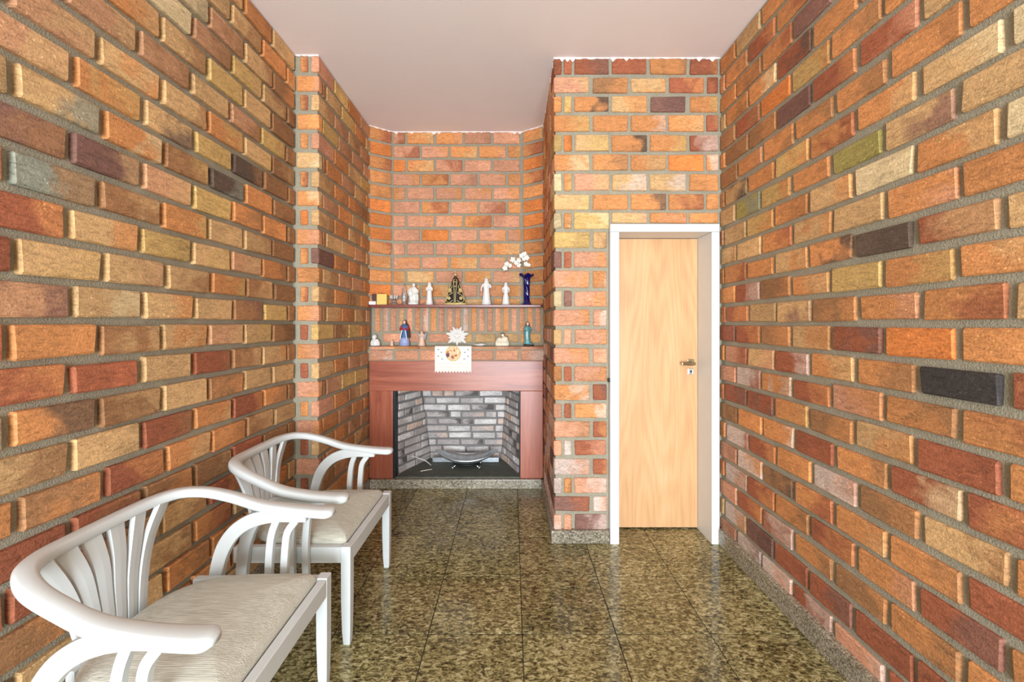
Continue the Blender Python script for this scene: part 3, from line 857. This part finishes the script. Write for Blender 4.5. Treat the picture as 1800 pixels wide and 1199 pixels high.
t = thing('glass_ornament', 'clear glass crown shaped ornament beside the yellow box', 'ornament', (cx(340), SY, SZ))
bm = bmesh.new(); lathe(bm, [(0.036, 0), (0.038, 0.006), (0.020, 0.022), (0.014, 0.036), (0.026, 0.050), (0.030, 0.058), (0.020, 0.054), (0.008, 0.040)], 20); obj('cup', bm, M['glass'], t, True)
for k in range(7):
    a = 2*PI*k/7; bm = bmesh.new(); tube(bm, [(0.024*math.cos(a), 0.024*math.sin(a), 0.054), (0.030*math.cos(a), 0.030*math.sin(a), 0.075), (0.034*math.cos(a), 0.034*math.sin(a), 0.094)], [0.005, 0.004, 0.0012]); obj('point', bm, M['porcelain'], t, True)
t = thing('glass_droplet', 'tall clear glass drop with a white figure inside', 'ornament', (cx(440), SY, SZ))
bm = bmesh.new(); lathe(bm, [(0.026, 0), (0.028, 0.010), (0.018, 0.022), (0.028, 0.055), (0.030, 0.085), (0.020, 0.125), (0.010, 0.165), (0.0015, 0.192)], 20); obj('glass_drop', bm, M['glass'], t, True)
bm = bmesh.new(); lathe(bm, [(0.011, 0.030), (0.013, 0.045), (0.010, 0.075), (0.006, 0.090), (0.009, 0.100), (0.004, 0.112)], 14); obj('inner_figure', bm, M['porcelain'], t, True)

# seated pair in white porcelain
t = thing('porcelain_family', 'broad white porcelain group of a seated figure holding a child', 'figurine', (cx(527), SY, SZ), 0)
bm = bmesh.new(); lathe(bm, [(0.049, 0), (0.050, 0.014), (0.044, 0.024)], 18, 1, 0.75); obj('base', bm, M['porcelain'], t, True)
bm = bmesh.new(); lathe(bm, [(0.042, 0.022), (0.045, 0.06), (0.043, 0.09), (0.036, 0.12), (0.032, 0.145), (0.020, 0.162), (0.009, 0.168)], 26, 1, 0.75, (0.004, 0, 0), robe_mod(6, 0.10)); obj('robe', bm, M['porcelain'], t, True)
bm = bmesh.new(); ell(bm, (0.006, -0.004, 0.183), (0.014, 0.015, 0.018)); obj('head', bm, M['porcelain'], t, True)
bm = bmesh.new(); lathe(bm, [(0.019, 0.075), (0.022, 0.10), (0.016, 0.122), (0.008, 0.130)], 16, 1, 0.8, (-0.018, -0.028, 0)); ell(bm, (-0.018, -0.030, 0.140), (0.011, 0.011, 0.013)); obj('child', bm, M['porcelain'], t, True)
for s in (-1, 1):
    bm = bmesh.new(); tube(bm, catmull([(s*0.030, 0, 0.145), (s*0.044, -0.015, 0.115), (s*0.015-0.01, -0.040, 0.10)], 5), 0.009); obj('arm', bm, M['porcelain'], t, True)

statue('porcelain_saint', 'slim white porcelain figure with folded hands beside the seated group', cx(681), SY, SZ, 0.212, 0.068, M['porcelain'], group='white porcelain figures on the mantel shelf')
statue('porcelain_saint', 'tallest white porcelain figure with one arm held out, right of the black robed statue', cx(1226), SY, SZ, 0.25, 0.090, M['porcelain'], arms='raise', waist=0.55, group='white porcelain figures on the mantel shelf')
statue('porcelain_saint', 'white porcelain figure in a flared gown beside the blue vase', cx(1413), SY, SZ, 0.212, 0.076, M['porcelain'], arms='low', waist=0.46, group='white porcelain figures on the mantel shelf')

# black robed statue with gold embroidery
t = thing('robed_statue', 'black robed crowned statue with gold embroidered cape', 'statue', (cx(930), SY, SZ))
HB = 0.272
def rr(z): return 0.016+(0.098-0.016)*(max(0.0, 1-(z-0.012)/(HB-0.03)))**0.92
ky = 0.42
bm = bmesh.new(); lathe(bm, [(rr(z)*1.0, z) for z in [0.012+(HB-0.04)*k/12 for k in range(13)]]+[(0.012, HB-0.015), (0.004, HB-0.004)], 36, 1, ky)
obj('cape', bm, M['black'], t, True)
bm = bmesh.new(); lathe(bm, [(0.104, 0), (0.106, 0.006), (0.101, 0.013)], 30, 1, 0.45); obj('base', bm, M['paleg'], t, True)
def on(a, z, e=0.0016):   # point on the front of the cape; a in -1..1 across
    ang = -PI/2+a*PI/2*0.96; r_ = rr(z)+e
    return (r_*math.cos(ang), r_*ky*math.sin(ang)-e, z)
def stitch(name, pts, r=0.0022):
    bm = bmesh.new(); q = catmull([on(*p) for p in pts], 6); tube(bm, q, r, 6); obj(name, bm, M['gold'], t, True)
for s in (-1, 1):
    stitch('border', [(s*0.03, .018), (s*0.05, .08), (s*0.10, .14), (s*0.22, .19), (s*0.34, .215), (s*0.2, .236)], 0.003)
    stitch('scroll', [(s*0.14, .040), (s*0.35, .022), (s*0.62, .030), (s*0.74, .058), (s*0.62, .086), (s*0.36, .100), (s*0.2, .112)], 0.0028)
    stitch('scroll', [(s*0.28, .118), (s*0.5, .112), (s*0.72, .122), (s*0.74, .146), (s*0.5, .152), (s*0.4, .165), (s*0.55, .180)], 0.0026)
    stitch('hem_cord', [(s*0.04, .016), (s*0.3, .0145), (s*0.6, .0145), (s*0.9, .0145)], 0.003)
    stitch('edge_cord', [(s*0.88, .018), (s*0.90, .08), (s*0.9, .15), (s*0.86, .20)], 0.0022)
    for (a, z) in ((s*0.46, 0.060), (s*0.56, 0.134)):
        for k in range(5):
            bm = bmesh.new(); c = Vector(on(a, z, 0.002)); d = 0.0095
            ell(bm, c+Vector((math.cos(2*PI*k/5)*d, -0.001, math.sin(2*PI*k/5)*d)), (0.0068, 0.003, 0.0068), 8, 6); obj('flower_petal', bm, M['gold'], t, True)
bm = bmesh.new(); tube(bm, catmull([(0.0, -0.03, 0.165), (0.012, -0.03, 0.178), (0.012, -0.027, 0.2), (0, -0.025, 0.212), (-0.012, -0.027, 0.2), (-0.012, -0.03, 0.178), (0.0, -0.03, 0.165)], 4), 0.0025, 6); obj('pendant', bm, M['gold'], t, True)
bm = bmesh.new(); ell(bm, (0, -0.012, HB-0.020), (0.013, 0.013, 0.017)); obj('head', bm, M['brownp'], t, True)
bm = bmesh.new(); lathe(bm, [(0.011, HB-0.008), (0.013, HB+0.002), (0.010, HB+0.012), (0.003, HB+0.018)], 14); tube(bm, [(0, 0, HB+0.015), (0, 0, HB+0.034)], 0.0012); ell(bm, (0, 0, HB+0.036), (0.004, 0.004, 0.005), 8, 6); obj('crown', bm, M['gold'], t, True)

# twisted cobalt vase with white blossoms
vx = cx(1612)
t = thing('vase', 'twisted cobalt blue glass vase with a flared ruffled rim', 'vase', (vx, SY, SZ))
bm = bmesh.new()
prof = [(0.037, 0), (0.040, 0.004), (0.036, 0.012), (0.028, 0.026), (0.026, 0.06), (0.027, 0.12), (0.028, 0.18), (0.029, 0.225), (0.034, 0.248), (0.050, 0.264), (0.066, 0.276)]
prof2 = []
for (a, b), (c, d) in zip(prof, prof[1:]):
    for k in range(4): prof2.append((a+(c-a)*k/4, b+(d-b)*k/4))
prof2.append(prof[-1])
def vmod(a, z):
    f = 1+0.09*math.cos(6*a+z*62)
    return f
inner = [(r*0.86, z+0.002) for r, z in prof2[:7:-1]]
rs = []
for r_, z in prof2+inner:
    ring = []
    for i in range(48):
        a = 2*PI*i/48; q = r_*vmod(a, z); zz = z+(0.010*math.cos(5*a+0.6)*max(0, (z-0.24)/0.036))
        ring.append(Vector((q*math.cos(a), q*math.sin(a), zz)))
    rs.append(ring)
rings(bm, rs); obj('body', bm, M['cobalt'], t, True)
fl = thing('orchid_spray', 'spray of white artificial orchids standing in the blue vase', 'flowers', (vx, SY, SZ))
def stemline(pts, r=0.002):
    bm = bmesh.new(); q = catmull(pts, 8); tube(bm, q, r, 6); obj('stem', bm, M['stem'], fl, True)
def fz(c): return CAM_H+(570-(430+c/5.45))/191.0-SZ
def fx(c): return cx(c)-vx
stemline([(0, 0, 0.06), (-0.004, 0, 0.26), (-0.026, -0.006, fz(228)), (fx(1555), -0.01, fz(150)), (fx(1480), -0.012, fz(165)), (fx(1410), -0.014, fz(225))])
stemline([(0.004, 0.004, 0.06), (-0.002, 0.002, 0.26), (fx(1585), 0, fz(210)), (fx(1600), 0, fz(130)), (fx(1592), 0, fz(95))])
stemline([(0.002, -0.004, 0.2), (-0.004, 0, 0.29), (fx(1612), -0.004, fz(190))], 0.0016)
for (c, d, sc) in ((1405, 228, 1.0), (1418, 185, 1.0), (1452, 205, .8), (1480, 150, 1.1), (1510, 178, .9), (1535, 198, .9), (1540, 150, 1.0), (1562, 110, .9), (1592, 95, .95), (1612, 130, 1.0), (1605, 190, 1.0), (1632, 200, .7), (1585, 140, .8)):
    b0 = Vector((fx(c), -0.016+R.uniform(-.012, .012), fz(d)))
    rot0 = R.uniform(0, PI); tilt = Matrix.Rotation(R.uniform(-.5, .5), 4, 'Z') @ Matrix.Rotation(R.uniform(-.4, .4), 4, 'X')
    bm = bmesh.new()
    for k in range(5):
        a = rot0+2*PI*k/5; L = 0.0155*sc
        rm = tilt @ Matrix.Rotation(-a, 4, 'Y') @ Matrix.Rotation(0.35, 4, 'Z')
        c0 = b0+(tilt @ Vector((math.cos(a)*L*.9, -0.002, math.sin(a)*L*.9)))
        ell(bm, c0, (L, 0.0034, L*.72), 8, 6, rm)
    bl = obj('blossom', bm, M['petal'], fl, True)
    bm = bmesh.new(); ell(bm, b0+Vector((0, -0.005, 0)), (0.005, 0.005, 0.005), 8, 6); obj('blossom_centre', bm, M['petalc'], bl, True)

# lower ledge
t = thing('white_bust', 'small rounded white bust at the pier end of the ledge', 'figurine', (cx(160), LY2, LZ))
bm = bmesh.new(); lathe(bm, [(0.040, 0), (0.043, 0.012), (0.042, 0.035), (0.032, 0.055), (0.018, 0.062)], 22, 1, 0.7, (0, 0, 0), robe_mod(5, 0.08)); obj('body', bm, M['porcelain'], t, True)
bm = bmesh.new(); ell(bm, (-0.008, -0.004, 0.078), (0.019, 0.019, 0.023)); ell(bm, (-0.008, 0.004, 0.083), (0.023, 0.020, 0.022)); obj('head', bm, M['porcelain'], t, True)
bm = bmesh.new(); ell(bm, (0.022, -0.012, 0.048), (0.013, 0.012, 0.016)); ell(bm, (0.034, -0.012, 0.034), (0.009, 0.009, 0.012)); obj('child', bm, M['porcelain'], t, True)

statue('tiny_figure', 'tiny pale pink clay figure next to the white bust', cx(320), LY2, LZ, 0.060, 0.038, M['pinkc'], base=False)

t = statue('painted_lady', 'painted figure with red sleeves, blue gown and long brown hair', cx(441), LY2, LZ, 0.238, 0.092, M['bluep'], arms='fold', basemat=M['lilac'], skin=M['skin'], hair=M['hair'], mantle=M['redp'])
bm = bmesh.new(); lathe(bm, [(0.047, 0.012), (0.044, 0.03), (0.043, 0.06), (0.036, 0.075)], 20, 1, 0.75, (0, 0, 0), robe_mod(8, 0.06)); obj('cloud', bm, M['lilac'], t, True)
for s in (-1, 1):
    bm = bmesh.new(); tube(bm, catmull([(s*0.004, -0.030, 0.168), (s*0.018, -0.032, 0.13), (s*0.026, -0.034, 0.085), (s*0.030, -0.036, 0.06)], 6), 0.0042); obj('ribbon', bm, M['porcelain'], t, True)
bm = bmesh.new(); tube(bm, catmull([(0.018, 0.006, 0.20), (0.034, 0.010, 0.16), (0.040, 0.008, 0.11), (0.046, 0.004, 0.075)], 6), [0.012]*10+[0.010]*9); obj('hair_fall', bm, M['hair'], t, True)

t = statue('angel_figure', 'small pale clay angel with grey blue wing', cx(612), 3.757, LZ, 0.138, 0.066, M['pinkc'], arms='fold', waist=0.55)
for s in (-1, 1):
    bm = bmesh.new(); ell(bm, (s*0.024, 0.014, 0.082), (0.012, 0.005, 0.040), 10, 8, Matrix.Rotation(s*0.35, 4, 'Y')); obj('wing', bm, M['greyb'], t, True)

# starburst plaque leaning on the wall
t = thing('sunburst_plaque', 'white carved sunburst plaque with pointed rays standing behind the cloth', 'plaque', (cx(943), 3.800, LZ+0.0005))
pc = Vector((0, 0, 0.090))
for k in range(14):
    a = 2*PI*k/14+0.22; L = 0.098 if k % 2 == 0 else 0.078; L *= 0.94 if abs(math.sin(a)) > 0.8 else 1.06
    d = Vector((math.cos(a), 0, math.sin(a))); s = Vector((-math.sin(a), 0, math.cos(a)))
    if (pc+d*L).z < 0.0: L = (pc.z-0.0)/abs(d.z)
    wd = L*0.235
    bm = bmesh.new()
    P0 = pc+d*0.012; P1 = pc+d*L*0.62; P2 = pc+d*L
    vs_ = [bm.verts.new(p) for p in (P0+s*0.004, P1+s*wd*.75, P2+s*wd*.2, P2-s*wd*.2, P1-s*wd*.75, P0-s*0.004)]
    vb = [bm.verts.new(v.co+Vector((0, 0.008, 0))) for v in vs_]
    r0 = bm.verts.new(P0+Vector((0, -0.010, 0))); r1 = bm.verts.new(P1+Vector((0, -0.009, 0))); r2 = bm.verts.new(P2+Vector((0, -0.002, 0)))
    for f in ((vs_[0], vs_[1], r1, r0), (vs_[1], vs_[2], r2, r1), (r0, r1, vs_[4], vs_[5]), (r1, r2, vs_[3], vs_[4]), (vs_[2], vs_[3], r2), (vs_[5], vs_[0], r0)): bm.faces.new(f)
    for i in range(6): bm.faces.new((vs_[i], vb[i], vb[(i+1) % 6], vs_[(i+1) % 6]))
    bm.faces.new(vb)
    obj('ray', bm, M['porcelain'], t)
bm = bmesh.new(); ell(bm, (0, -0.006, 0.090), (0.020, 0.012, 0.024)); ell(bm, (0, -0.015, 0.108), (0.008, 0.008, 0.010)); ell(bm, (-0.018, -0.010, 0.096), (0.016, 0.006, 0.008)); ell(bm, (0.018, -0.010, 0.096), (0.016, 0.006, 0.008)); obj('dove', bm, M['porcelain'], t, True)

# embroidered cloth over the ledge
t = thing('embroidered_cloth', 'white lace edged cloth with a round printed picture hanging over the ledge', 'cloth', (px(798.5), YFR, 1.2812))
wc = 0.165; bm = bmesh.new(); nx = 48
rowsP = [(0.045, 0.0008), (0.02, 0.0008), (0.006, 0.0008), (-0.010, -0.001), (-0.0135, -0.008), (-0.0135, -0.05), (-0.014, -0.12), (-0.015, -0.19), (-0.016, -0.222)]
rs = []
for i in range(nx+1):
    x = -wc+2*wc*i/nx; outer, inner_ = [], []
    for j, (y, z) in enumerate(rowsP):
        zz = z-(0.018*abs(((i*12/nx) % 1)*2-1) if j == len(rowsP)-1 else 0); yy = y-0.0015*math.sin(i*0.55)*max(0, -z)/0.2
        outer.append(Vector((x, yy, zz+(0.0012 if j < 3 else 0)))); inner_.append(Vector((x, yy+(0.0014 if j > 2 else 0), zz)))
    rs.append(outer+inner_[::-1])
rings(bm, rs)
obj('cloth', bm, M['cloth'], t)
bm = bmesh.new(); tube(bm, [(0, -0.0150, -0.066), (0, -0.0172, -0.066)], 0.066, 36)
o = obj('picture', bm, M['print'], t)
bm = bmesh.new(); tube(bm, [(0.067*math.cos(2*PI*k/36), -0.0165, -0.066+0.067*math.sin(2*PI*k/36)) for k in range(37)], 0.0032, 6); obj('picture_border', bm, M['paleg'], o, True)
for s in (0.158, 0.188, 0.212):
    bm = bmesh.new(); tube(bm, [(-wc+0.004+0.0165*k, -0.0170-(0.001 if k % 2 else 0), -s+(0.005 if k % 2 else -0.005)) for k in range(20)], 0.0022, 5); obj('lace_trim', bm, M['cream'], t)

for (x, z) in ((-0.135, -0.03), (-0.105, -0.055), (-0.135, -0.09), (-0.10, -0.115), (0.135, -0.03), (0.105, -0.055), (0.135, -0.09), (0.10, -0.115)):
    bm = bmesh.new(); ell(bm, (x, -0.0148, z), (0.009, 0.0018, 0.006), 8, 6); obj('sprig', bm, M['greyb'], t, True)
t = thing('white_dish', 'flat white leaf shaped dish lying beside the sunburst', 'dish', (cx(1165), 3.778, LZ))
bm = bmesh.new(); lathe(bm, [(0.030, 0), (0.034, 0.002), (0.062, 0.014), (0.064, 0.016), (0.058, 0.016), (0.030, 0.006)], 28, 1, 0.5, (0, 0, 0), lambda a, z: 1+0.05*math.cos(7*a)); obj('dish', bm, M['porcelain'], t, True)
bm = bmesh.new(); ell(bm, (0.012, 0, 0.013), (0.034, 0.016, 0.010)); obj('shell', bm, M['porcelain'], t, True)

t = thing('nativity_group', 'cream group of two round headed figures with brown hair embracing', 'figurine', (cx(1372)+0.007, 3.757, LZ))
for (x, w_, h_) in ((-0.026, 0.040, 0.078), (0.020, 0.042, 0.088)):
    bm = bmesh.new(); lathe(bm, [(w_*.92, 0), (w_, 0.012), (w_*.95, h_*.45), (w_*.7, h_*.8), (w_*.3, h_)], 22, 1, 0.55, (x, 0, 0), robe_mod(5, 0.05)); obj('robe', bm, M['cream'], t, True)
for (x, z, r_) in ((0.004, 0.100, 0.019), (0.040, 0.072, 0.015), (-0.030, 0.060, 0.012)):
    bm = bmesh.new(); ell(bm, (x, 0.004, z), (r_, r_*.8, r_)); hd_ = obj('hair', bm, M['brownp'] if x > 0 else M['cream'], t, True)
    bm = bmesh.new(); ell(bm, (x, -0.008, z-0.002), (r_*.78, r_*.6, r_*.8)); obj('face', bm, M['cream'], t, True)
for s in (-1, 1):
    bm = bmesh.new(); tube(bm, catmull([(s*0.046, -0.006, 0.06), (s*0.040, -0.024, 0.040), (s*0.008, -0.030, 0.034)], 5), 0.008); obj('arm', bm, M['cream'], t, True)

t = statue('teal_lady', 'slender teal glazed figure with folded hands on a dark oval base', cx(1622), LY2, LZ, 0.222, 0.078, M['teal'], arms='fold', basemat=M['brownp'], skin=M['skin'], hair=M['hair'], lean=-0.03, waist=0.66)
bm = bmesh.new(); lathe(bm, [(0.046, 0), (0.048, 0.006), (0.046, 0.012)], 22, 1, 0.62, (0.010, 0, 0)); obj('plinth', bm, M['brownp'], t, True)
bm = bmesh.new(); lathe(bm, [(0.042, 0.012), (0.034, 0.02), (0.022, 0.034)], 20, 1, 0.6, (0.012, 0, 0)); obj('train', bm, M['teal'], t, True)
